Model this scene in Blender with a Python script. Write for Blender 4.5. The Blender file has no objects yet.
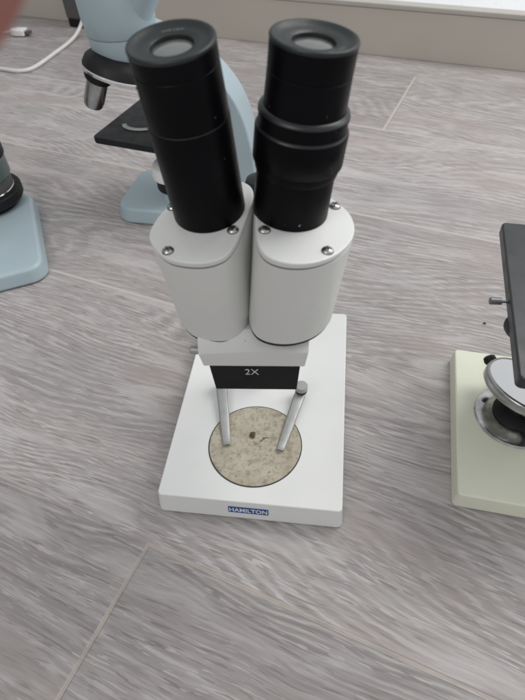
import bpy, bmesh, math, random
from mathutils import Vector, Matrix
random.seed(7)
PI = math.pi
sc = bpy.context.scene
COL = sc.collection
V = Vector

# ------------------------------------------------------------------ camera frame
CAM = V((0.0399, -0.1496, 0.3326))
RX = V((0.9919, 0.1209, -0.0386)).normalized()      # picture right
FW = V((-0.1096, 0.6625, -0.7410)).normalized()     # viewing direction
RX = (RX - FW * RX.dot(FW)).normalized()
DN = FW.cross(RX)                                   # picture down

# ------------------------------------------------------------------ materials
def lin(c):
    return tuple(((x / 255) / 12.92 if x / 255 <= .04045 else ((x / 255 + .055) / 1.055) ** 2.4) for x in c)

def mat(name, col, rough=.5, metal=0., var=.06, vscale=40., bump=0., bscale=400., rvar=.08, coat=0., spec=.5, spots=None):
    m = bpy.data.materials.new(name); m.use_nodes = True
    nt = m.node_tree; N = nt.nodes; L = nt.links
    b = N['Principled BSDF']
    tc = N.new('ShaderNodeTexCoord')
    n1 = N.new('ShaderNodeTexNoise'); n1.inputs['Scale'].default_value = vscale; n1.inputs['Detail'].default_value = 5
    L.new(tc.outputs['Object'], n1.inputs['Vector'])
    mr = N.new('ShaderNodeMapRange'); mr.inputs[1].default_value = .3; mr.inputs[2].default_value = .7
    mr.inputs[3].default_value = 1 - var; mr.inputs[4].default_value = 1 + var
    L.new(n1.outputs['Fac'], mr.inputs[0])
    mx = N.new('ShaderNodeVectorMath'); mx.operation = 'SCALE'; mx.inputs[0].default_value = col
    L.new(mr.outputs[0], mx.inputs['Scale'])
    last = mx.outputs[0]
    if spots:
        n3 = N.new('ShaderNodeTexNoise'); n3.inputs['Scale'].default_value = spots[0]; n3.inputs['Detail'].default_value = 2
        L.new(tc.outputs['Object'], n3.inputs['Vector'])
        r3 = N.new('ShaderNodeMapRange'); r3.inputs[1].default_value = spots[1]; r3.inputs[2].default_value = spots[1] + .03
        L.new(n3.outputs['Fac'], r3.inputs[0])
        m3 = N.new('ShaderNodeMixRGB'); m3.inputs[2].default_value = (*spots[2], 1)
        L.new(r3.outputs[0], m3.inputs[0]); L.new(last, m3.inputs[1]); last = m3.outputs[0]
    L.new(last, b.inputs['Base Color'])
    r2 = N.new('ShaderNodeMapRange'); r2.inputs[1].default_value = .3; r2.inputs[2].default_value = .7
    r2.inputs[3].default_value = max(.02, rough - rvar); r2.inputs[4].default_value = min(1, rough + rvar)
    n2 = N.new('ShaderNodeTexNoise'); n2.inputs['Scale'].default_value = vscale * 2.3; n2.inputs['Detail'].default_value = 6
    L.new(tc.outputs['Object'], n2.inputs['Vector']); L.new(n2.outputs['Fac'], r2.inputs[0]); L.new(r2.outputs[0], b.inputs['Roughness'])
    b.inputs['Metallic'].default_value = metal
    b.inputs['Specular IOR Level'].default_value = spec
    b.inputs['Coat Weight'].default_value = coat
    b.inputs['Coat Roughness'].default_value = .15
    if bump:
        nb = N.new('ShaderNodeTexNoise'); nb.inputs['Scale'].default_value = bscale; nb.inputs['Detail'].default_value = 2
        L.new(tc.outputs['Object'], nb.inputs['Vector'])
        bp = N.new('ShaderNodeBump'); bp.inputs['Strength'].default_value = bump; bp.inputs['Distance'].default_value = .0003
        L.new(nb.outputs['Fac'], bp.inputs['Height']); L.new(bp.outputs[0], b.inputs['Normal'])
    return m

M = {}
M['white'] = mat('white_enamel', (.80, .81, .785), .36, var=.025, vscale=30, bump=.18, bscale=900, coat=.15, spots=(330, .765, (.30, .27, .22)))
M['base'] = mat('white_base_enamel', (.82, .83, .815), .40, var=.02, vscale=25, bump=.15, bscale=900, coat=.1, spots=(260, .775, (.35, .32, .28)))
M['black'] = mat('black_anodised', (.0036, .0036, .005), .38, var=.2, bump=.12, bscale=1500, spec=.11, spots=(430, .76, (.35, .35, .36)))
M['blackmatte'] = mat('black_matte', (.009, .009, .010), .5, var=.2, bump=.2, bscale=1200, spec=.3)
M['ring'] = mat('ring_bevel', (.013, .015, .017), .35, var=.2)
M['stagedark'] = mat('satin_black_stage', (.009, .010, .011), .42, var=.2, spec=.3)
M['rim'] = mat('eyecup_plastic', (.014, .019, .020), .42, var=.15, bump=.15, bscale=900)
M['edge'] = mat('worn_bright_edge', (.16, .16, .17), .35, metal=.6, var=.3)
M['steel'] = mat('steel', (.48, .48, .47), .32, metal=1, var=.1, vscale=120, bump=.1)
M['dull'] = mat('dull_aluminium', (.46, .47, .46), .5, metal=.55, var=.08, vscale=120, bump=.1)
M['chrome'] = mat('chrome', (.80, .80, .79), .12, metal=1, var=.05)
M['dark'] = mat('dark_gap', (.012, .011, .010), .6)
M['slot'] = mat('screw_slot', (.03, .028, .025), .6)
M['glass'] = mat('lens_coating', (.13, .135, .135), .10, var=.15, vscale=90, spec=1.0, coat=.6)
M['blue'] = mat('pale_blue_enamel', (.39, .485, .525), .42, var=.04, vscale=20, bump=.12, bscale=500, coat=.1)
M['green'] = mat('pale_green_enamel', (.78, .80, .655), .42, var=.03, vscale=20, bump=.15, bscale=500, spots=(150, .77, (.3, .3, .22)))
M['stage'] = mat('black_stage_paint', (.030, .032, .036), .38, var=.15, bump=.15, bscale=700, spec=.5)
M['stageedge'] = mat('grey_stage_edge', (.10, .10, .10), .5)
M['foot'] = mat('tarnished_chrome', (.58, .58, .57), .16, metal=1, var=.5, vscale=70)
M['seam'] = mat('grey_seam', (.22, .22, .21), .6)
M['cap'] = mat('grey_cap', (.40, .40, .39), .4, var=.08)
M['mirror'] = mat('mirror_face', (.95, .955, .96), .16, metal=.9, var=.02)
M['inkblue'] = mat('blue_print', (.014, .075, .27), .4)
M['inkwhite'] = mat('white_print', (.78, .80, .83), .5)
M['inkgrey'] = mat('grey_print', (.16, .17, .17), .5)
M['brown'] = mat('brown_crumb', (.10, .065, .035), .8, var=.5, vscale=900)
M['cable'] = mat('white_cable', (.72, .72, .70), .45)
M['plug'] = mat('white_plug', (.86, .86, .85), .35)
M['beige'] = mat('beige_panel', (.56, .51, .455), .45, var=.03, vscale=8)
M['beigeedge'] = mat('pale_panel_edge', (.50, .47, .43), .5, var=.03)
M['whitetop'] = mat('white_laminate', (.84, .85, .87), .35, var=.01)
M['greybox'] = mat('dark_grey_plastic', (.10, .098, .095), .5)
M['teal'] = mat('teal_ring', (.13, .165, .165), .3, metal=.3)
M['skin'] = mat('skin', (.38, .145, .12), .5, var=.08, vscale=60, bump=.3, bscale=700)
M['skin'].node_tree.nodes['Principled BSDF'].inputs['Subsurface Weight'].default_value = .2
M['skin'].node_tree.nodes['Principled BSDF'].inputs['Subsurface Scale'].default_value = .004
M['nail'] = mat('nail', (.55, .30, .25), .3)

def plate_mat():
    m = bpy.data.materials.new('stained_stage_plate'); m.use_nodes = True
    nt = m.node_tree; N = nt.nodes; L = nt.links; b = N['Principled BSDF']
    tc = N.new('ShaderNodeTexCoord')
    def noise(s, d, x=.0):
        n = N.new('ShaderNodeTexNoise'); n.inputs['Scale'].default_value = s; n.inputs['Detail'].default_value = d
        n.inputs['Distortion'].default_value = x
        L.new(tc.outputs['Object'], n.inputs['Vector']); return n.outputs['Fac']
    def ramp(f, a, c):
        r = N.new('ShaderNodeMapRange'); r.inputs[1].default_value = a; r.inputs[2].default_value = c; r.interpolation_type = 'SMOOTHSTEP'
        L.new(f, r.inputs[0]); return r.outputs[0]
    def mix(f, a, c):
        x = N.new('ShaderNodeMixRGB'); L.new(f, x.inputs[0])
        for i, q in ((1, a), (2, c)):
            if isinstance(q, tuple): x.inputs[i].default_value = (*q, 1)
            else: L.new(q, x.inputs[i])
        return x.outputs[0]
    c = mix(ramp(noise(60, 5), .3, .7), (.44, .395, .305), (.53, .485, .395))
    c = mix(ramp(noise(330, 4, .6), .44, .84), c, (.27, .235, .16))
    c = mix(ramp(noise(420, 2, .3), .58, .74), c, (.25, .21, .14))
    c = mix(ramp(noise(150, 5), .52, .80), c, (.25, .215, .15))
    L.new(c, b.inputs['Base Color']); b.inputs['Roughness'].default_value = .42
    return m
M['plate'] = plate_mat()

# floor: rows of grey limed wood planks; u along the planks, v across
TH = math.radians(-16.8)
def floor_mat():
    m = bpy.data.materials.new('limed_grey_plank_floor'); m.use_nodes = True
    nt = m.node_tree; N = nt.nodes; L = nt.links; b = N['Principled BSDF']
    def val(x):
        return x
    def mth(op, a, c=0., d=None):
        n = N.new('ShaderNodeMath'); n.operation = op
        for i, q in enumerate((a, c, d)):
            if q is None: continue
            if isinstance(q, (int, float)): n.inputs[i].default_value = q
            else: L.new(q, n.inputs[i])
        return n.outputs[0]
    def comb(x, y, z=0.):
        n = N.new('ShaderNodeCombineXYZ')
        for i, q in enumerate((x, y, z)):
            if isinstance(q, (int, float)): n.inputs[i].default_value = q
            else: L.new(q, n.inputs[i])
        return n.outputs[0]
    def noise(vec, s=1., d=3., r=.5, x=0.):
        n = N.new('ShaderNodeTexNoise'); n.inputs['Scale'].default_value = s; n.inputs['Detail'].default_value = d
        n.inputs['Roughness'].default_value = r; n.inputs['Distortion'].default_value = x
        L.new(vec, n.inputs['Vector']); return n.outputs['Fac']
    def ramp(f, a, c, lo=0., hi=1.):
        r = N.new('ShaderNodeMapRange'); r.interpolation_type = 'SMOOTHSTEP'
        r.inputs[1].default_value = a; r.inputs[2].default_value = c; r.inputs[3].default_value = lo; r.inputs[4].default_value = hi
        L.new(f, r.inputs[0]); return r.outputs[0]
    def mix(f, a, c, t='MIX'):
        x = N.new('ShaderNodeMixRGB'); x.blend_type = t
        if isinstance(f, (int, float)): x.inputs[0].default_value = f
        else: L.new(f, x.inputs[0])
        for i, q in ((1, a), (2, c)):
            if isinstance(q, tuple): x.inputs[i].default_value = (*q, 1)
            else: L.new(q, x.inputs[i])
        return x.outputs[0]
    tc = N.new('ShaderNodeTexCoord')
    sp = N.new('ShaderNodeSeparateXYZ'); L.new(tc.outputs['Object'], sp.inputs[0])
    u, v = sp.outputs[0], sp.outputs[1]      # the floor object is itself turned along the planks
    W = .2045; LEN = 1.21
    vs = mth('DIVIDE', mth('ADD', v, .0425), W)
    row = mth('FLOOR', vs)
    # each row's end joint
    rn = N.new('ShaderNodeTexWhiteNoise'); rn.noise_dimensions = '1D'; L.new(row, rn.inputs['W'])
    off = mth('MULTIPLY', rn.outputs['Value'], LEN)
    def rowis(k):
        return mth('COMPARE', row, k, .1)
    known = {-1: -.053, 0: .60, 1: .66, 2: .42, 3: -.062, 4: .45}
    for k, o in known.items():
        s = rowis(k)
        off = mth('ADD', mth('MULTIPLY', off, mth('SUBTRACT', 1., s)), mth('MULTIPLY', s, o))
    us = mth('DIVIDE', mth('SUBTRACT', u, off), LEN)
    coln = mth('FLOOR', us)
    wn = N.new('ShaderNodeTexWhiteNoise'); wn.noise_dimensions = '2D'; L.new(comb(row, coln), wn.inputs['Vector'])
    rnd = wn.outputs['Value']; rc = wn.outputs['Color']
    rs = N.new('ShaderNodeSeparateXYZ'); L.new(rc, rs.inputs[0])
    ox = mth('MULTIPLY', rs.outputs[0], 37.); oy = mth('MULTIPLY', rs.outputs[1], 23.)
    uu = mth('ADD', u, ox); vv = mth('ADD', v, oy)
    # wander of the grain
    wob = mth('SUBTRACT', noise(comb(mth('MULTIPLY', uu, 3.5), mth('MULTIPLY', vv, 8.)), 1., 2.), .5)
    wob2 = mth('SUBTRACT', noise(comb(mth('MULTIPLY', uu, 14.), mth('MULTIPLY', vv, 30.)), 1., 2.), .5)
    vg = mth('ADD', mth('ADD', vv, mth('MULTIPLY', wob, .045)), mth('MULTIPLY', wob2, .006))
    # growth bands
    hg = noise(comb(mth('MULTIPLY', uu, 1.9), mth('MULTIPLY', vg, 6.)), 1., 1.)
    jag = mth('MULTIPLY', mth('SUBTRACT', noise(comb(mth('MULTIPLY', uu, 36.), mth('MULTIPLY', vg, 260.), 2.), 1., 3., .6), .5), 4.6)
    ph = mth('ADD', mth('MULTIPLY', mth('ADD', mth('MULTIPLY', hg, .62), mth('MULTIPLY', vg, 1.75)), 430.), jag)
    sn = mth('SINE', ph)
    bands = ramp(sn, .1, .8); ridge = ramp(mth('MULTIPLY', sn, -1.), .45, .92)
    bmask = ramp(noise(comb(mth('MULTIPLY', uu, 4.), mth('MULTIPLY', vg, 22.), 11.), 1., 2.), .36, .56, .25, 1.)
    streak = noise(comb(mth('MULTIPLY', uu, 7.), mth('MULTIPLY', vg, 190.)), 1., 4., .6)
    fine = noise(comb(mth('MULTIPLY', uu, 30.), mth('MULTIPLY', vg, 560.)), 1., 3., .6)
    pore = noise(comb(mth('MULTIPLY', uu, 58.), mth('MULTIPLY', vg, 640.), 3.), 1., 1., .5)
    pore2 = noise(comb(mth('MULTIPLY', uu, 42.), mth('MULTIPLY', vg, 560.), 9.), 1., 1., .5)
    patch = noise(comb(mth('MULTIPLY', uu, 5.), mth('MULTIPLY', vv, 16.), 5.), 1., 3.)
    clump = noise(comb(mth('MULTIPLY', uu, 11.), mth('MULTIPLY', vg, 40.), 7.), 1., 3.)
    A, B, Cc, D = (.345, .318, .308), (.430, .402, .392), (.240, .220, .212), (.60, .575, .566)
    c = mix(ramp(streak, .38, .62), (.362, .331, .325), (.43, .398, .392))
    brk = ramp(noise(comb(mth('MULTIPLY', uu, 26.), mth('MULTIPLY', vg, 150.), 31.), 1., 3.), .40, .58)
    c = mix(mth('MULTIPLY', mth('MULTIPLY', bands, bmask), .42), c, Cc)
    c = mix(mth('MULTIPLY', mth('MULTIPLY', ridge, bmask), mth('MULTIPLY', brk, .62)), c, D)
    c = mix(mth('MULTIPLY', ramp(fine, .54, .60), .36), c, Cc)
    c = mix(mth('MULTIPLY', ramp(mth('SUBTRACT', 1., fine), .57, .63), .28), c, D)
    c = mix(mth('MULTIPLY', ramp(pore2, .615, .64), .60), c, (.215, .193, .185))
    lite = mth('MULTIPLY', mth('MULTIPLY', ramp(pore, .615, .64), ramp(clump, .38, .56)), .70)
    c = mix(lite, c, D)
    c = mix(mth('MULTIPLY', ramp(clump, .50, .72), .28), c, D)
    c = mix(mth('MULTIPLY', ramp(patch, .50, .68), .50), c, (.375, .318, .300))
    patch2 = noise(comb(mth('MULTIPLY', uu, 9.), mth('MULTIPLY', vg, 45.), 15.), 1., 3., .6, .6)
    c = mix(mth('MULTIPLY', ramp(patch2, .53, .66), .50), c, (.56, .535, .53))
    patch3 = noise(comb(mth('MULTIPLY', uu, 3.), mth('MULTIPLY', vv, 9.), 25.), 1., 2.)
    c = mix(mth('MULTIPLY', ramp(patch3, .52, .68), .40), c, (.285, .27, .272))
    sc_ = N.new('ShaderNodeVectorMath'); sc_.operation = 'SCALE'; L.new(c, sc_.inputs[0])
    tone = mth('SUBTRACT', ramp(rnd, 0., 1., .86, 1.02), mth('MULTIPLY', rowis(-1), .09))
    dk = rowis(-1)                                             # the front plank is a darker one, right of its joint
    dk = mth('MULTIPLY', dk, mth('GREATER_THAN', us, 0.))
    tone = mth('MULTIPLY', tone, mth('SUBTRACT', 1., mth('MULTIPLY', dk, .10)))
    L.new(tone, sc_.inputs['Scale']); c = sc_.outputs[0]
    # joints
    fv = mth('FRACT', vs); dv = mth('MULTIPLY', mth('MINIMUM', fv, mth('SUBTRACT', 1., fv)), W)
    fu = mth('FRACT', us); du = mth('MULTIPLY', mth('MINIMUM', fu, mth('SUBTRACT', 1., fu)), LEN)
    dj = mth('MINIMUM', dv, du)
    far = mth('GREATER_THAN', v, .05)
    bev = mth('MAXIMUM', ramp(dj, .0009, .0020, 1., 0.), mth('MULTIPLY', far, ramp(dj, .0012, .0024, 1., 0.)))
    core = ramp(dj, .0003, .0007, 1., 0.)
    faint = mth('MULTIPLY', mth('LESS_THAN', mth('ABSOLUTE', mth('ADD', v, .0425)), .012), mth('LESS_THAN', u, -.0545))
    f2 = mth('MULTIPLY', mth('LESS_THAN', mth('ABSOLUTE', mth('SUBTRACT', v, .162)), .012), mth('GREATER_THAN', u, .02))
    f3 = mth('LESS_THAN', mth('ABSOLUTE', mth('SUBTRACT', v, .7755)), .012)
    faint = mth('MAXIMUM', faint, mth('MAXIMUM', f2, f3))
    faint = mth('SUBTRACT', 1., mth('MULTIPLY', faint, .85))
    bev = mth('MULTIPLY', bev, faint); core = mth('MULTIPLY', core, faint)
    wear = ramp(noise(comb(mth('MULTIPLY', u, 60.), mth('MULTIPLY', v, 60.)), 1., 3.), .3, .7, .45, .85)
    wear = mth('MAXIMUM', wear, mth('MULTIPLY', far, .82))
    c = mix(mth('MULTIPLY', bev, wear), c, mix(mth('GREATER_THAN', v, .05), (.47, .415, .375), (.60, .55, .515)))  # far joints painted paler, in place of their glancing reflection
    c = mix(mth('MULTIPLY', core, .18), c, (.20, .165, .14))
    L.new(c, b.inputs['Base Color'])
    L.new(mth('SUBTRACT', ramp(fine, .3, .7, .40, .56), mth('MULTIPLY', bev, .15)), b.inputs['Roughness'])
    b.inputs['Specular IOR Level'].default_value = .45
    bp = N.new('ShaderNodeBump'); bp.inputs['Strength'].default_value = .8; bp.inputs['Distance'].default_value = .0009
    h = mth('SUBTRACT', mth('MULTIPLY', fine, .5), mth('MULTIPLY', bev, .8)); L.new(h, bp.inputs['Height']); L.new(bp.outputs[0], b.inputs['Normal'])
    return m
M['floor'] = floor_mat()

# ------------------------------------------------------------------ building helpers
def link(name, me, mt, parent=None, smooth=True, bevel=0., seg=2, angle=35):
    o = bpy.data.objects.new(name, me); COL.objects.link(o)
    if mt is not None:
        for q in (mt if isinstance(mt, (list, tuple)) else [mt]): me.materials.append(M[q])
    if parent is not None:
        o.parent = parent
        o.matrix_parent_inverse = root_world[parent.name].inverted()
    root_world[o.name] = Matrix.Identity(4)
    if smooth:
        for p in me.polygons: p.use_smooth = True
        e = o.modifiers
        if bevel:
            b = e.new('bevel', 'BEVEL'); b.width = bevel; b.segments = seg; b.limit_method = 'ANGLE'; b.angle_limit = math.radians(30)
            b.harden_normals = False
        bm = bmesh.new(); bm.from_mesh(me)
        if not bevel:
            for ed in bm.edges:
                if len(ed.link_faces) == 2 and ed.calc_face_angle(0) > math.radians(angle): ed.smooth = False
        bm.to_mesh(me); bm.free()
        if bevel:
            w = e.new('wn', 'WEIGHTED_NORMAL'); w.keep_sharp = False
    return o
root_world = {}

def thing(name, loc, label, cat, group=None, kind=None):
    o = bpy.data.objects.new(name, None); COL.objects.link(o); o.location = loc
    root_world[o.name] = Matrix.Translation(V(loc))
    o['label'] = label; o['category'] = cat
    if group: o['group'] = group
    if kind: o['kind'] = kind
    o.empty_display_size = .02
    return o
def tag(o, label, cat, group=None, kind=None):
    o['label'] = label; o['category'] = cat
    if group: o['group'] = group
    if kind: o['kind'] = kind
    return o

def frame(origin, zdir, xhint=(1, 0, 0)):
    z = V(zdir).normalized(); x = V(xhint); x = (x - z * x.dot(z)).normalized(); y = z.cross(x)
    m = Matrix.Identity(4)
    for i in range(3):
        m[i][0], m[i][1], m[i][2], m[i][3] = x[i], y[i], z[i], V(origin)[i]
    return m
def yawm(origin, deg):
    return Matrix.Translation(V(origin)) @ Matrix.Rotation(math.radians(deg), 4, 'Z')

class G:
    def __init__(s): s.bm = bmesh.new()
    def lathe(s, prof, m=Matrix.Identity(4), n=72, mi=0, mis=None, cap=True):
        rings = []
        for r, z in prof:
            rings.append([s.bm.verts.new(m @ V((r * math.cos(2 * PI * k / n), r * math.sin(2 * PI * k / n), z))) for k in range(n)])
        for i in range(len(rings) - 1):
            for k in range(n):
                f = s.bm.faces.new((rings[i][k], rings[i][(k + 1) % n], rings[i + 1][(k + 1) % n], rings[i + 1][k]))
                f.material_index = mis[i] if mis else mi
        if cap:
            f = s.bm.faces.new(rings[0][::-1]); f.material_index = mis[0] if mis else mi
            f = s.bm.faces.new(rings[-1]); f.material_index = mis[-1] if mis else mi
        return s
    def prism(s, pts, z0, z1, m=Matrix.Identity(4), mi=0, pts2=None):
        a = [s.bm.verts.new(m @ V((x, y, z0))) for x, y in pts]
        b = [s.bm.verts.new(m @ V((x, y, z1))) for x, y in (pts2 or pts)]
        n = len(pts)
        fs = [s.bm.faces.new(a[::-1]), s.bm.faces.new(b)]
        for k in range(n): fs.append(s.bm.faces.new((a[k], a[(k + 1) % n], b[(k + 1) % n], b[k])))
        for f in fs: f.material_index = mi
        return s
    def box(s, x0, x1, y0, y1, z0, z1, m=Matrix.Identity(4), mi=0):
        return s.prism([(x0, y0), (x1, y0), (x1, y1), (x0, y1)], z0, z1, m, mi)
    def tube(s, pts, r, n=16, mi=0):
        pts = [V(p) for p in pts]; up = V((0, 0, 1)); rings = []
        for i, p in enumerate(pts):
            t = (pts[min(i + 1, len(pts) - 1)] - pts[max(i - 1, 0)]).normalized()
            x = t.cross(up)
            if x.length < 1e-4: x = V((1, 0, 0))
            x.normalize(); y = x.cross(t)
            rr = r[i] if isinstance(r, (list, tuple)) else r
            rings.append([s.bm.verts.new(p + x * rr * math.cos(2 * PI * k / n) + y * rr * math.sin(2 * PI * k / n)) for k in range(n)])
        for i in range(len(rings) - 1):
            for k in range(n):
                f = s.bm.faces.new((rings[i][k], rings[i][(k + 1) % n], rings[i + 1][(k + 1) % n], rings[i + 1][k])); f.material_index = mi
        s.bm.faces.new(rings[0][::-1]); s.bm.faces.new(rings[-1])
        return s
    def done(s, name, mt, parent=None, **k):
        bmesh.ops.recalc_face_normals(s.bm, faces=s.bm.faces)
        me = bpy.data.meshes.new(name); s.bm.to_mesh(me); s.bm.free()
        return link(name, me, mt, parent, **k)

def spline(pts, n=8, closed=True):
    out = []; N_ = len(pts)
    rng = range(N_) if closed else range(N_ - 1)
    for i in rng:
        if closed: p = [V(pts[(i + j) % N_]) for j in (-1, 0, 1, 2)]
        else: p = [V(pts[min(max(i + j, 0), N_ - 1)]) for j in (-1, 0, 1, 2)]
        for k in range(n):
            t = k / n
            out.append(.5 * ((2 * p[1]) + (p[2] - p[0]) * t + (2 * p[0] - 5 * p[1] + 4 * p[2] - p[3]) * t * t + (3 * p[1] - p[0] - 3 * p[2] + p[3]) * t ** 3))
    if not closed: out.append(V(pts[-1]))
    return out
def rrect(x0, x1, y0, y1, r, n=8):
    out = []
    for cx, cy, a in ((x1 - r, y1 - r, 0), (x0 + r, y1 - r, 90), (x0 + r, y0 + r, 180), (x1 - r, y0 + r, 270)):
        for k in range(n + 1):
            t = math.radians(a + 90 * k / n); out.append((cx + r * math.cos(t), cy + r * math.sin(t)))
    return out

def text(name, body, m, size, mt, parent, ext=.00006, bold=0., sx=1., align='CENTER'):
    cu = bpy.data.curves.new(name, 'FONT'); cu.body = body; cu.size = size; cu.extrude = ext; cu.offset = bold
    cu.align_x = align; cu.align_y = 'CENTER'
    tmp = bpy.data.objects.new('tmp', cu); COL.objects.link(tmp)
    dg = bpy.context.evaluated_depsgraph_get()
    me = bpy.data.meshes.new_from_object(tmp.evaluated_get(dg))
    bpy.data.objects.remove(tmp)
    me.transform(m @ Matrix.Diagonal((sx, 1, 1, 1)))
    me.materials.clear()
    return link(name, me, mt, parent, smooth=False)

# ================================================================== SETTING
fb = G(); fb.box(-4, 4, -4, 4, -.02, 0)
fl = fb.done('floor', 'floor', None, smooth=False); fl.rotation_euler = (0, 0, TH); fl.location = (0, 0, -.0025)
tag(fl, 'grey limed wood plank floor running under all the microscopes', 'floor', kind='structure')

FU = Matrix.Rotation(TH, 4, 'Z')
pl = thing('plinth', FU @ V((0, .835, 0)), 'long low beige plinth with a bright white top along the far edge of the floor', 'plinth')
G().box(-2.2, 2.2, .832, .846, -.0025, .0665, FU).done('front_panel', 'beige', pl, bevel=.001)
G().box(-2.2, 2.2, .8305, .852, .067, .0745, FU).done('edge_strip', 'beigeedge', pl, bevel=.0015)
G().box(-2.2, 2.2, .8525, 1.9, .055, .073, FU).done('top_board', 'whitetop', pl, bevel=.001)

# ================================================================== STEREO MICROSCOPE
H = .018
sm = thing('stereo_microscope', (0, .09, 0), 'white stereo microscope with two black eyepiece tubes standing in the middle of the floor', 'microscope')
# base casting, slightly drafted
g = G(); g.prism(rrect(-.0618, .0613, -.0020, .1815, .004), -.0018, H, pts2=rrect(-.0600, .0600, .0, .179, .0030))
base = g.done('base', 'base', sm, bevel=.0009, seg=3)
G().box(-.055, .055, .003, .172, -.0025, -.0014).done('foot_pad', 'dark', sm, smooth=False)
# name plate on the front face (face leans back with the draft)
ang = math.atan2(H + .0018, .0020)
fm = Matrix.Translation(V((.0002, -.00112, .0086))) @ Matrix.Rotation(ang, 4, 'X')
pm = G(); pm.prism(rrect(-.0136, .0128, -.0031, .0033, .0006), -.0002, .00022, fm); pl_ = pm.done('name_plate', 'inkblue', base, smooth=False)
text('lettering', 'HAMILTON', fm @ Matrix.Translation(V((-.0004, -.00005, .00028))), .0058, 'inkwhite', base, bold=.00010, sx=.86)
# stage plate
g = G(); g.lathe([(.0325, H - .001), (.0325, H + .0003)], Matrix.Translation(V((-.001, .0432, 0))), 96); g.done('plate_groove', 'slot', sm)
g = G(); g.lathe([(.0318, H), (.0318, H + .0005), (.0314, H + .0008)], Matrix.Translation(V((-.001, .0432, 0))), 96)
plate = g.done('stage_plate', 'plate', sm)

def clip(a, tip, name='stage_clip'):
    a = V(a); tip = V(tip)
    # spring strip, swept along its length, wide at the post and narrow at the tip
    d = (tip - a); d.z = 0; Ln = d.length; d.normalize(); s = V((-d.y, d.x, 0))
    bm = bmesh.new(); rows = []
    prof = [(-.004, .0255, .0037), (.0, .0255, .0040), (.006, .0252, .0041), (Ln * .35, .0235, .0038), (Ln * .6, .0215, .0035), (Ln * .85, .0197, .0031), (Ln * .95, .0193, .0029), (Ln * .985, .0199, .0028), (Ln, .0213, .0027)]
    for t, z, w in prof:
        c = V((a.x, a.y, 0)) + d * t; row = []
        for k in range(7):
            q = -1 + 2 * k / 6
            row.append(bm.verts.new(V((c.x + s.x * w * q, c.y + s.y * w * q, z + .0005 * (1 - q * q)))))
        rows.append(row)
    for i in range(len(rows) - 1):
        for k in range(6): bm.faces.new((rows[i][k], rows[i][k + 1], rows[i + 1][k + 1], rows[i + 1][k]))
    bmesh.ops.recalc_face_normals(bm, faces=bm.faces)
    me = bpy.data.meshes.new(name); bm.to_mesh(me); bm.free()
    o = link(name, me, 'dull', sm, angle=60)
    sd = o.modifiers.new('solid', 'SOLIDIFY'); sd.thickness = .0007
    T = Matrix.Translation(V((a.x, a.y, 0)))
    G().lathe([(.0028, H), (.0028, .0262), (.0044, .0263), (.0045, .0282)], T, 32).done('post', 'slot', o)
    G().lathe([(.0044, .0283), (.0047, .0288), (.0047, .0320), (.0042, .0327), (.0, .0329)], T, 40, cap=False).done('cap', 'cap', o)
clip((.0277, .0870, 0), (.0166, .0395, 0))
clip((-.0325, .0905, 0), (-.0203, .0400, 0))

# column and arm (mostly behind the head)
CX, CY = .0015, .1045
T = Matrix.Translation(V((CX, CY, 0)))
G().lathe([(.010, H - .001), (.010, H + .003), (.009, H + .004), (.0055, H + .0045)], T, 48).done('column_socket', 'white', sm)
G().lathe([(.0052, H), (.0052, .1785)], T, 40).done('column', 'chrome', sm)
G().lathe([(.0060, .1775), (.0074, .1783), (.0078, .1800), (.0078, .1835), (.0070, .1856), (.0045, .1868), (.0, .1872)], T, 40, cap=False).done('column_cap', 'rim', sm)

HM = yawm((.0088, .0105, 0), 4.5)      # the head swings slightly to the right on the column
arm = G(); arm.box(-.014, .012, .045, .090, .128, .150, HM); arm_o = arm.done('focus_arm', 'white', sm, bevel=.003, seg=3)
G().lathe([(.0125, .118), (.0135, .1195), (.0135, .152), (.0120, .154), (.0056, .1545)], T, 48).done('focus_sleeve', 'white', sm)
g = G(); g.lathe([(.003, -.0215), (.003, .0215)], frame(HM @ V((0, .070, .139)), (1, 0, 0), (0, 1, 0)), 24)
g.done('focus_shaft', 'steel', sm)
# mount block: gable-topped cross-section, bevelled upper front edge
def block(name, mt, secs, parent, bevel):
    # secs: list of (y, [(x,z)...]) closed cross-sections
    bm = bmesh.new(); R_ = []
    for y, pts in secs: R_.append([bm.verts.new(HM @ V((x, y, z))) for x, z in pts])
    n = len(R_[0])
    for i in range(len(R_) - 1):
        for k in range(n): bm.faces.new((R_[i][k], R_[i][(k + 1) % n], R_[i + 1][(k + 1) % n], R_[i + 1][k]))
    bm.faces.new(R_[0]); bm.faces.new(R_[-1])
    bmesh.ops.recalc_face_normals(bm, faces=bm.faces)
    me = bpy.data.meshes.new(name); bm.to_mesh(me); bm.free()
    return link(name, me, mt, parent, bevel=bevel, seg=3)
def sec(w0, w1, zb, ze, zc):
    return [(-w0, zb), (w0, zb), (w1, ze + .0012), (0, zc), (-w1, ze)]
blk = block('mount_block', 'white', [
    (.0000, sec(.0240, .0254, .1418, .1492, .1512)),
    (.0004, sec(.0242, .0258, .1412, .1500, .1520)),
    (.0042, sec(.0243, .0260, .1400, .1548, .1572)),
    (.0075, sec(.0243, .0260, .1400, .1568, .1594)),
    (.0570, sec(.0243, .0260, .1400, .1572, .1597))], sm, .0009)
G().lathe([(.0019, .0), (.0019, .0045), (.0015, .005)], frame(HM @ V((-.0255, .0045, .1475)), (-1, 0, 0), (0, 1, 0)), 20).done('lock_screw', 'dull', sm)
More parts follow.
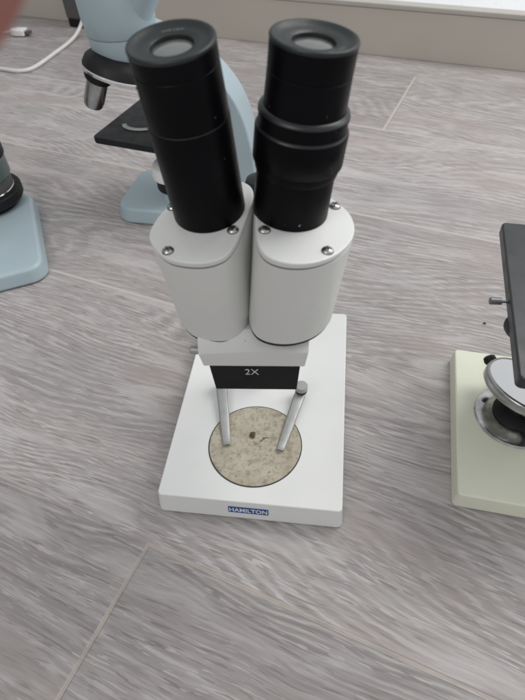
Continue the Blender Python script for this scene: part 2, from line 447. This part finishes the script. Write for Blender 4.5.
# black objective cover with 2X
cov = block('objective_cover', 'blackmatte', [
    (.0022, [(-.0206, .1205), (.0206, .1205), (.0222, .1402), (-.0222, .1402)]),
    (.0520, [(-.0206, .1205), (.0206, .1205), (.0222, .1402), (-.0222, .1402)])], sm, .0007)
text('marking', '2X', HM @ Matrix.Translation(V((-.0015, .0021, .1345))) @ Matrix.Rotation(PI / 2, 4, 'X'), .0060, 'inkwhite', cov, bold=-.00006, sx=.98)
G().lathe([(.0085, .116), (.0098, .117), (.0098, .1215)], HM @ Matrix.Translation(V((-.010, .027, 0))), 40).done('objective_lens', 'blackmatte', sm)
G().lathe([(.0085, .116), (.0098, .117), (.0098, .1215)], HM @ Matrix.Translation(V((.010, .027, 0))), 40).done('objective_lens', 'blackmatte', sm)

# prism housings and tubes
LOUT = [(-.0124, .0110), (-.0176, .0035), (-.0216, -.0055), (-.0226, -.0158), (-.0182, -.0237), (-.0117, -.0294), (-.0038, -.0316), (.0043, -.0314), (.0110, -.0278), (.0144, -.0202), (.0159, -.0109), (.0171, -.0010), (.0178, .0080), (.0150, .0155), (.0070, .0195), (-.0040, .0180)]
ROUT = [(-.0146, .0130), (-.0154, .0052), (-.0136, -.0085), (-.0112, -.0225), (-.0081, -.0297), (-.0034, -.0333), (.0035, -.0341), (.0111, -.0319), (.0186, -.0264), (.0242, -.0181), (.0268, -.0086), (.0253, .0015), (.0204, .0090), (.0130, .0155), (.0040, .0195), (-.0070, .0190)]
def housing(b, top, out, hh, taper, screws, label):
    b = V(b); d = (V(top) - b); ln = d.length; m = frame(b, d)
    P_ = [(p.x, p.y) for p in spline([(x, y, 0) for x, y in out], 7)]
    cyc = -.007
    def sc_(k, ky=1.): return [(x * k, (y - cyc) * ky + cyc) for x, y in P_]
    g = G(); g.prism(sc_(.985, taper), -hh, -.0030, m, pts2=P_)
    ho = g.done('prism_housing', 'white', sm, bevel=.0005, angle=50)
    ho['label'] = label
    G().prism(sc_(.982), -.0031, -.0027, m).done('lid_seam', 'seam', ho, smooth=False)
    G().prism(P_, -.0028, .0, m).done('lid', 'white', ho, bevel=.0007, seg=3)
    G().prism(sc_(.968, taper), -hh - .0010, -hh + .0005, m).done('shadow_gap_strip', 'dark', ho, smooth=False)  # dark strip standing in for the shadow line under the housing
    for i, (x, y) in enumerate(screws):
        sg = G(); sm_ = m @ Matrix.Translation(V((x, y, 0))) @ Matrix.Rotation(.6 + i * 1.1, 4, 'Z')
        sg.lathe([(.0023, -.0001), (.0023, .0005), (.0019, .0010), (.0011, .0013), (0.00001, .00135)], sm_, 28, mi=0, cap=False)
        for a in (0, PI / 2):
            sg.box(-.0014, .0014, -.00028, .00028, .0008, .00142, sm_ @ Matrix.Rotation(a, 4, 'Z'), mi=1)
        sg.lathe([(.00245, -.0001), (.00245, .00012)], sm_, 28, mi=1)
        sg.done('screw', ['steel', 'slot'], ho)
    return m, ln
LM, LL = housing((-.0103, .0381, .2094), (-.0136, .0300, .2761), LOUT, .0512, 1.0, [(-.0124, -.0252), (.0121, -.0132), (-.0163, .0012)], 'left prism housing, swung outward')
RM, RL = housing((.0238, .0383, .2104), (.0317, .0373, .2751), ROUT, .0492, .89, [(-.0088, -.0165), (.0164, -.0238), (.0183, .0065)], 'right prism housing below the tube with the focusing ring')

def eye_end(parent, m, L_, r, turn):
    # eyecup: chamfered rim, shallow dish, dark well and lens
    g = G(); g.lathe([(r * .990, L_ - .0016), (r, L_ - .0011), (r * 1.004, L_ - .0006), (r * .985, L_ - .0001), (r * .95, L_), (r * .91, L_ - .0001), (r * .86, L_ - .0009), (r * .70, L_ - .0015), (r * .51, L_ - .0017), (r * .490, L_ - .0020)], m, 96, cap=False)
    e = g.done('eyecup', 'rim', parent, angle=50)
    g = G(); g.lathe([(r * .490, L_ - .0019), (r * .480, L_ - .0034)], m, 64, cap=False); g.done('lens_well', 'dark', parent)
    g = G(); g.lathe([(r * .50, L_ - .0034), (r * .40, L_ - .0028), (r * .2, L_ - .0024), (.00001, L_ - .0023)], m, 64, cap=False)
    g.done('eye_lens', 'glass', parent)
    tm = m @ Matrix.Rotation(math.radians(turn - 90), 4, 'Z') @ Matrix.Translation(V((0, r * .66, L_ - .00145)))
    text('marking', 'WF10X', tm, .0023, 'inkgrey', e, sx=1.1)
    return e
# left tube: plain
g = G(); g.lathe([(.0151, -.0004), (.01505, .0412), (.0150, .0415), (.0149, .0416)], LM, 96)
lt = g.done('eyepiece_tube', 'black', sm); lt['label'] = 'plain black eyepiece tube without focusing ring'
g = G(); g.lathe([(.01480, .0415), (.01480, .0423)], LM, 96); g.done('scratched_joint', 'edge', lt)
g = G(); g.lathe([(.01490, .0419), (.01492, .0424), (.01455, .0598), (.0144, .0600), (.0144, .0602), (.01458, .0604), (.0146, LL - .0010)], LM, 96, cap=False); g.done('eyepiece_barrel', 'black', lt)
eye_end(lt, LM, LL + .0002, .0147, 100)
# right tube: focusing ring
g = G(); g.lathe([(.01545, -.0004), (.01530, .0160), (.0153, .0195)], RM, 96)
rt = g.done('eyepiece_tube', 'black', sm); rt['label'] = 'black eyepiece tube with a knurled focusing ring'
g = G()
prof = [(.0153, .0188), (.0159, .0192), (.0162, .0204), (.0164, .0230)]
g.lathe(prof, RM, 96); g.done('ring_skirt', 'black', rt)
# knurled band
bm = bmesh.new(); n = 168; R_ = []
for z, r in ((.0228, .0166), (.0232, .0171), (.0352, .0171), (.0357, .0169), (.0358, .0168)):
    R_.append([bm.verts.new(RM @ V(((r + (.00010 if (k % 2 and .0230 < z < .0354) else 0)) * math.cos(2 * PI * k / n), (r + (.00010 if (k % 2 and .0200 < z < .0354) else 0)) * math.sin(2 * PI * k / n), z))) for k in range(n)])
for i in range(4):
    for k in range(n): bm.faces.new((R_[i][k], R_[i][(k + 1) % n], R_[i + 1][(k + 1) % n], R_[i + 1][k]))
bm.faces.new(R_[0][::-1]); bm.faces.new(R_[-1]); bmesh.ops.recalc_face_normals(bm, faces=bm.faces)
me = bpy.data.meshes.new('focusing_ring'); bm.to_mesh(me); bm.free(); link('focusing_ring', me, 'black', rt, angle=60)
g = G(); g.lathe([(.0169, .0357), (.0163, .0364), (.0163, .0366)], RM, 96, cap=False); g.done('ring_bevel', 'ring', rt, angle=60)
g = G(); g.lathe([(.0162, .0350), (.0162, .0405), (.0165, .0406), (.0165, .0415)], RM, 96); g.done('upper_ring', 'black', rt, angle=30)
g = G(); g.lathe([(.0165, .0414), (.0163, .0422), (.0148, .0430)], RM, 96, cap=False); g.done('upper_bevel', 'ring', rt, angle=60)
g = G(); g.lathe([(.0148, .0405), (.0145, .0548), (.0143, .0550), (.0143, .0552), (.0145, .0554), (.0146, RL - .0010)], RM, 96, cap=False); g.done('eyepiece_barrel', 'black', rt)
eye_end(rt, RM, RL + .0002, .0147, -38)

# things lying on the stage plate
def lump(name, c, r, mt, sx=1, sy=1, sz=.6, seed=1):
    rn = random.Random(seed); bm = bmesh.new(); bmesh.ops.create_icosphere(bm, subdivisions=3, radius=1)
    for v_ in bm.verts:
        k = 1 + rn.uniform(-.14, .14) + .22 * math.sin(v_.co.x * 3 + seed) * math.cos(v_.co.y * 2.4)
        v_.co = V((v_.co.x * sx * r * k, v_.co.y * sy * r * k, v_.co.z * sz * r * k)) + V(c)
    me = bpy.data.meshes.new(name); bm.to_mesh(me); bm.free()
    return link(name, me, mt, None)
tag(lump('crumb', (-.0036, .0500, .0197), .0019, 'brown', 1.1, 1.3, .55, 3), 'small brown crumb lying on the mottled stage plate', 'crumb')
g = G(); g.tube([(.0020, .0450, .0191), (.0032, .0462, .0193), (.0045, .0483, .0194), (.0068, .0492, .0193), (.0085, .0488, .0191)], [.00012, .00025, .0003, .0002, .0001], 8)
tag(g.done('fibre', 'brown', None), 'short dark curved fibre lying beside the crumb on the stage plate', 'fibre')
tag(lump('speck', (.1815, .1980, -.0019), .0011, 'brown', 1, 1, .6, 5), 'tiny dark speck on the bare floor behind the green microscope base', 'speck')

# ================================================================== GREEN MICROSCOPE (right edge)
gm = thing('monocular_microscope', (.19, .09, 0), 'pale green microscope base with mirror and black stage, cut off at the right edge', 'microscope')
GM = yawm((.1342, .0225, 0), -5.8)
g = G(); g.prism(rrect(-.0012, .112, -.0012, .1310, .003), -.0020, .0125, GM, pts2=rrect(.0, .111, .0, .1295, .003)); g.done('base', 'green', gm, bevel=.0014, seg=3)
T = Matrix.Translation(V((.181, .0880, .0125)))
g = G(); g.lathe([(.0272, .0), (.0278, .0012), (.0268, .0024), (.020, .0042), (.0155, .0048)], T, 72)
mb = g.done('mirror_foot', 'foot', gm)
g = G(); g.lathe([(.0155, .0045), (.0160, .0060), (.0120, .0085), (.0070, .0100), (.0055, .0150), (.0, .0152)], T, 48, cap=False); g.done('mirror_socket', 'blackmatte', gm)
MN = V((.26, .20, .94)).normalized(); MC = V((.1830, .0955, .0370))
MF = frame(MC, MN)
g = G(); g.lathe([(.024, -.0052), (.0275, -.0048), (.0290, -.003), (.0292, .0020), (.0283, .0032), (.0272, .0033), (.0270, .0024)], MF, 96); mr = g.done('mirror_frame', 'steel', gm, angle=50)
g = G(); g.lathe([(.02695, .0010), (.02695, .0029)], MF, 96); g.done('mirror_glass', 'mirror', mr)
g = G(); c0 = V((.181, .088, .0240)); g.tube([c0, c0 + V((.001, .003, .004)), MF @ V((0, 0, -.004))], [.0060, .0085, .0120], 24)
for s_ in (-1, 1):
    a = MF @ V((.009, s_ * .0300, -.001)); g.tube([a, a + V((0, 0, -.008)), c0 + (a - c0) * .5 + V((0, 0, -.006)), c0], [.0026, .0028, .0034, .0042], 16)
g.done('mirror_fork', 'blackmatte', gm)
ps = MF @ V((-.0200, .0235, -.001))
g = G(); g.lathe([(.0038, -.002), (.0046, 0), (.0040, .0030), (.002, .0040)], frame(ps, (-.4, .7, .55)), 24); g.done('pivot_knob', 'blackmatte', gm)
SM = yawm((.1362, .0240, 0), -6.4)
g = G(); g.prism(rrect(0, .120, 0, .1330, .003), .1220, .1300, SM); st = g.done('stage', 'stage', gm, bevel=.0012, seg=3)
g = G(); g.lathe([(.0009, -.002), (.0009, .0035), (.0021, .0036), (.0021, .0095), (.0017, .0100)], frame(SM @ V((0, .060, .1258)), (-1, 0, 0), (0, 1, 0)), 20); g.done('clamp_screw', 'edge', st)
g = G(); g.lathe([(.011, -.0012), (.012, -.0006), (.012, .0006), (.011, .0012)], Matrix.Translation(SM @ V((.0105, .046, .1200))), 40); g.done('aperture_disc', 'stage', gm)
g = G(); g.lathe([(.0030, .1298), (.0030, .1312), (.0022, .1318)], Matrix.Translation(SM @ V((.0125, .014, 0))), 24); g.done('stage_screw', 'steel', st)
g = G(); g.prism([(.112, .050), (.128, .050), (.128, .082), (.112, .082)], .0125, .205, GM); g.done('arm', 'green', gm, bevel=.003)

# ================================================================== BLUE MICROSCOPE (behind the left tube)
bmg = thing('toy_microscope', (-.11, .37, 0), 'pale blue microscope with black stage and chrome objective, behind the left eyepiece tube', 'microscope')
BM = yawm((-.1975, .3270, 0), -5)
g = G(); g.prism(rrect(0, .165, .0, .094, .020), -.0018, .0155, BM, pts2=rrect(.003, .162, .003, .091, .018)); g.done('base', 'blue', bmg, bevel=.003, seg=4)
YB = .38
outer = spline([(-.150, .184, 0), (-.118, .171, 0), (-.0820, .149, 0), (-.0620, .127, 0), (-.0500, .102, 0), (-.0435, .072, 0), (-.0415, .046, 0), (-.0430, .010, 0)], 6, False)
inner = spline([(-.086, .010, 0), (-.086, .050, 0), (-.092, .090, 0), (-.105, .120, 0), (-.128, .150, 0), (-.150, .175, 0)], 6, False)
ap = [(p.x, p.y) for p in outer] + [(p.x, p.y) for p in inner]
XZ = Matrix(((1, 0, 0, 0), (0, 0, -1, YB + .022), (0, 1, 0, 0), (0, 0, 0, 1)))
g = G(); g.prism(ap, 0, .044, XZ); g.done('arm', 'blue', bmg, bevel=.007, seg=4)
T = Matrix.Translation(V((-.1635, YB, 0)))
TB = frame((-.138, .372, .205), (.55, -.25, .80))
g = G(); g.lathe([(.0175, -.012), (.0175, .030), (.0160, .032)], TB, 48); g.done('viewing_tube', 'blue', bmg)
g = G(); g.lathe([(.024, .1535), (.0290, .1550), (.0312, .1590), (.0318, .1735)], T, 64); hd = g.done('head', 'blue', bmg)
g = G(); g.lathe([(.0318, .1742), (.0324, .1750), (.0340, .190), (.0345, .205), (.0320, .225), (.024, .240), (.012, .245)], T, 64); g.done('head_cover', 'blue', hd)
g = G(); g.lathe([(.0310, .1733), (.0310, .1744)], T, 64); g.done('head_seam', 'cap', hd)
ax = V((.30, .12, 1)).normalized(); NF = frame((-.1690, .372, .1415), ax)
g = G(); g.lathe([(.020, .0165), (.027, .0150), (.0345, .0080), (.0370, .0010), (.0365, -.0005)], NF, 72); npz = g.done('nosepiece', 'blackmatte', bmg)
g = G(); g.lathe([(.0372, .0014), (.0380, .0002), (.0376, -.0020), (.0350, -.0032), (.010, -.0040)], NF, 72); g.done('nosepiece_rim', 'chrome', npz)
OF = frame(NF @ V((-.0160, -.016, -.003)), V((.46, .08, 1)))
g = G(); g.lathe([(.0132, .001), (.0134, -.0045), (.0118, -.0070), (.0100, -.0082)], OF, 40); ob = g.done('objective_collar', 'blackmatte', npz)
g = G(); g.lathe([(.0100, -.0078), (.0100, -.0275), (.0092, -.0287), (.0092, -.0312), (.0078, -.0332), (.004, -.0333)], OF, 40); g.done('objective_barrel', 'steel', npz)
OF2 = frame(NF @ V((.018, .012, -.003)), V((-.2, -.1, 1)))
g = G(); g.lathe([(.0105, .001), (.0105, -.006), (.0085, -.007), (.0085, -.030), (.006, -.032)], OF2, 40, ); g.done('objective_barrel', 'chrome', npz)
SB = yawm((-.2035, .3400, 0), -15)
g = G(); g.prism(rrect(0, .098, 0, .100, .006), .0835, .0900, SB); bs = g.done('stage', 'stagedark', bmg, bevel=.0012, seg=3)
# curved spring clip lying on the stage
bm = bmesh.new(); rows = []
cl = spline([(.018, .034, 0), (.023, .029, 0), (.034, .027, 0), (.046, .031, 0), (.058, .040, 0)], 6, False)
for i, p in enumerate(cl):
    t = (cl[min(i + 1, len(cl) - 1)] - cl[max(i - 1, 0)]).normalized(); s_ = V((-t.y, t.x, 0)) * .0024
    rows.append([bm.verts.new(SB @ V((q.x, q.y, .0912))) for q in (p + s_, p - s_)])
for i in range(len(rows) - 1): bm.faces.new((rows[i][0], rows[i][1], rows[i + 1][1], rows[i + 1][0]))
me = bpy.data.meshes.new('stage_clip'); bm.to_mesh(me); bm.free(); o = link('stage_clip', me, 'cap', bs); q = o.modifiers.new('s', 'SOLIDIFY'); q.thickness = .001
g = G(); g.lathe([(.004, .0895), (.004, .094), (.003, .095)], Matrix.Translation(SB @ V((.056, .040, 0))), 24); g.done('clip_screw', 'blackmatte', bs)
T = Matrix.Translation(V((-.1300, .3560, 0)))
g = G(); g.lathe([(.012, .0820), (.012, .062), (.006, .060)], T, 40); g.done('condenser', 'blackmatte', bmg)
g = G(); g.lathe([(.019, .0285), (.0195, .0300), (.0195, .0400), (.017, .0420)], T, 48); lp = g.done('lamp_ring', 'blackmatte', bmg)
g = G(); g.lathe([(.0195, .0405), (.0225, .0425), (.0230, .0490), (.0205, .0550), (.012, .0580), (.0, .0585)], T, 48, cap=False); g.done('lamp_cap', 'plug', bmg)
g = G(); g.lathe([(.017, .0150), (.015, .0290)], T, 48); g.done('lamp_foot', 'blue', bmg)

# ================================================================== LEFT EDGE MICROSCOPE
lm = thing('cut_off_microscope', (-.31, .29, 0), 'blue-grey microscope base with dark stacked rings, cut off at the left edge', 'microscope')
LB = yawm((-.2310, .2250, 0), 28)
g = G(); g.prism(rrect(-.13, .0, .0, .155, .018), -.0018, .0150, LB, pts2=rrect(-.127, -.003, .003, .152, .016)); g.done('base', 'blue', lm, bevel=.0035, seg=4)
T = Matrix.Translation(V((-.3400, .3300, 0)))
g = G(); g.lathe([(.030, .0150), (.030, .0210), (.0375, .0220), (.0385, .0240), (.0385, .0320), (.0375, .0335), (.032, .0340)], T, 64); g.done('lamp_collar', 'blackmatte', lm, angle=25)
g = G(); g.lathe([(.0315, .0338), (.0320, .0345), (.0315, .0352)], T, 64); g.done('collar_trim', 'chrome', lm)
g = G(); g.lathe([(.0315, .0352), (.0315, .0480)], T, 64); g.done('lower_ring', 'greybox', lm)
g = G(); g.lathe([(.0325, .0482), (.0335, .0490), (.0335, .0660), (.0325, .0670)], T, 64); g.done('pale_ring', 'teal', lm)
g = G(); g.lathe([(.0325, .0670), (.0330, .0676), (.0325, .0682)], T, 64); g.done('ring_trim', 'chrome', lm)
g = G(); g.lathe([(.0335, .0682), (.0350, .0700), (.0350, .0860), (.0335, .0880)], T, 64); g.done('upper_ring', 'blackmatte', lm, angle=25)
g = G(); g.lathe([(.0325, .0880), (.0330, .1060), (.0315, .1300), (.0260, .1500), (.016, .1640), (.004, .168)], T, 64); g.done('lamp_housing', 'greybox', lm)
g = G(); g.tube([LB @ V((-.050, .030, .016)), LB @ V((-.062, .060, .019)), LB @ V((-.080, .085, .024))], .0022, 12); g.done('lead', 'blackmatte', lm)

# ================================================================== CABLES AND BOX
def sm3(pts, n=8): return spline(pts, n, False)
g = G(); g.tube(sm3([(-.80, .800, .003), (-.62, .775, .003), (-.545, .762, .003), (-.505, .752, .003), (-.484, .768, .003), (-.474, .830, .003), (-.466, .900, .004), (-.462, .940, .012), (-.446, .950, .040), (-.420, .955, .085), (-.395, .965, .14)]), .0032, 12)
cbl = g.done('cable', 'cable', None); cbl.location.z -= .0022
tag(cbl, 'thick white cable curving over the floor behind the blue microscope', 'cable')
pg = thing('charging_lead', (-.57, .945, 0), 'thin white lead with a small plug lying on the floor beside the fingertip', 'cable')
g = G(); g.tube(sm3([(-.95, .93, .002), (-.72, .955, .002), (-.640, .950, .003), (-.598, .944, .006)]), .0022, 10); g.done('lead', 'cable', pg)
PM = yawm((-.586, .940, 0), -4)
g = G(); g.prism([(-.020, -.0045), (-.008, -.010), (.012, -.010), (.012, .010), (-.008, .010), (-.020, .0045)], .001, .012, PM); g.done('plug_body', 'plug', pg, bevel=.002, seg=3)
g = G(); g.box(.012, .022, -.006, .006, .0035, .0085, PM); g.done('plug_tip', 'greybox', pg, bevel=.0004)
pg.location.z -= .0022
bx = thing('storage_box', (-.50, 1.0, 0), 'dark grey plastic box corner standing against the plinth behind the white cable', 'box')
BX = Matrix.Translation(V((-.492, .985, 0))) @ Matrix.Rotation(TH, 4, 'Z')
g = G(); g.box(-.016, .030, .0, .035, .012, .20, BX); g.done('shell', 'greybox', bx, bevel=.005, seg=3)
g = G(); g.box(-.014, .028, .002, .033, -.0024, .014, BX); g.done('foot', 'blackmatte', bx, bevel=.002)

# ================================================================== HAND (fingertip reaches in front of the lens)
def cw(x, y, z): return CAM + RX * x + DN * y + FW * z
def hand():
    pts = []; rad = []; edges = []
    def add(p, r, par=None):
        pts.append(cw(*p)); rad.append(r)
        if par is not None: edges.append((par, len(pts) - 1))
        return len(pts) - 1
    palm = add((-.150, .000, -.040), .020)
    wrist = add((-.205, .030, -.060), .022, palm); add((-.265, .060, -.075), .027, wrist)
    fx = [(-.042, .0), (-.020, .0), (.0, .0), (.018, .0)]
    # index: tip close to the lens at the upper left of the picture
    T0 = V((-.0234, -.0327, .0450))
    k = add((-.128, -.030, -.032), .0125, palm)
    for p, r in (((-.106, -.040, -.014), .0115), ((-.075, -.043, .014), .0110), ((-.046, -.038, .033), .0105), (tuple(T0), .0100), ((-.0210, -.0315, .0462), .0085)): k = add(p, r, k)
    for i, (dy, ln) in enumerate(((-.008, 1.), (.012, .95), (.030, .78))):
        k = add((-.126, dy, -.036), .0120, palm)
        for p, r in (((-.100, dy - .004, -.026), .0100), ((-.074, dy - .004, -.022 + .004 * i), .0090), ((-.060, dy, -.034), .0083), ((-.064, dy + .002, -.046), .0076)):
            q = V(p); q = V((-.126 + (q.x + .126) * ln, q.y, q.z)); k = add(tuple(q), r, k)
    k = add((-.150, .034, -.030), .0135, palm)
    for p, r in (((-.128, .052, -.014), .0115), ((-.104, .062, -.004), .0105), ((-.082, .064, .000), .0090)): k = add(p, r, k)
    me = bpy.data.meshes.new('hand'); me.from_pydata([tuple(p) for p in pts], edges, []); me.update()
    o = link('hand', me, 'skin', None, smooth=False)
    s_ = o.modifiers.new('skin', 'SKIN')
    for i, r in enumerate(rad):
        me.skin_vertices[0].data[i].radius = (r, r)
    me.skin_vertices[0].data[0].use_root = True
    s_.use_smooth_shade = True
    b_ = o.modifiers.new('sub', 'SUBSURF'); b_.levels = 2; b_.render_levels = 3
    return o
o = None
try:
    o = hand()
except Exception as ex:
    print('hand failed', ex)
if o: tag(o, 'blurred reddish fingertip reaching in at the upper left corner close to the lens', 'hand')

# ================================================================== LIGHT
w = bpy.data.worlds.new('World'); sc.world = w; w.use_nodes = True
bg = w.node_tree.nodes['Background']; bg.inputs[1].default_value = 1.0
WN = w.node_tree.nodes; WL = w.node_tree.links      # the room round about: bright towards the window side, dim behind the photographer
wt = WN.new('ShaderNodeTexCoord'); wd = WN.new('ShaderNodeVectorMath'); wd.operation = 'DOT_PRODUCT'
wd.inputs[1].default_value = V((.66, .30, .70)).normalized(); WL.new(wt.outputs['Generated'], wd.inputs[0])
wm = WN.new('ShaderNodeMapRange'); wm.inputs[1].default_value = -.6; wm.inputs[2].default_value = 1.; WL.new(wd.outputs['Value'], wm.inputs[0])
wc = WN.new('ShaderNodeMixRGB'); wc.inputs[1].default_value = (.17, .17, .175, 1); wc.inputs[2].default_value = (.60, .615, .63, 1)
WL.new(wm.outputs[0], wc.inputs[0]); WL.new(wc.outputs[0], bg.inputs[0])
def area(name, loc, tgt, sx, sy, power, col):
    l = bpy.data.lights.new(name, 'AREA'); l.shape = 'RECTANGLE'; l.size = sx; l.size_y = sy; l.energy = power; l.color = col
    o = bpy.data.objects.new(name, l); COL.objects.link(o); o.location = loc
    o.rotation_euler = (V(tgt) - V(loc)).to_track_quat('-Z', 'Y').to_euler(); return o
area('ceiling_lamp', (.75, .65, 1.3), (.15, .25, 0), .8, .8, 10, (1, .985, .96))
area('window_light', (1.7, .8, 1.0), (.1, .3, .05), 1.0, 1.0, 5, (.96, .98, 1))
area('front_fill', (-.55, -1.1, 1.45), (.0, .05, .15), .8, .6, 8.5, (1, .985, .96))  # added fill behind the camera, brightens the white housing fronts

# ================================================================== CAMERA
cd = bpy.data.cameras.new('camera'); co = bpy.data.objects.new('camera', cd); COL.objects.link(co); sc.camera = co
cd.sensor_fit = 'HORIZONTAL'; cd.sensor_width = 36; cd.lens = 36 * 526 / 525
cd.clip_start = .003; cd.clip_end = 50
mt = Matrix.Identity(4)
for i in range(3):
    mt[i][0], mt[i][1], mt[i][2], mt[i][3] = RX[i], -DN[i], -FW[i], CAM[i]
co.matrix_world = mt
cd.dof.use_dof = True; cd.dof.focus_distance = .34; cd.dof.aperture_fstop = 22
sc.render.engine = 'CYCLES'
sc.render.resolution_x = 768; sc.render.resolution_y = 1024
sc.view_settings.view_transform = 'Standard'; sc.view_settings.look = 'None'; sc.view_settings.exposure = .10; sc.view_settings.gamma = 1
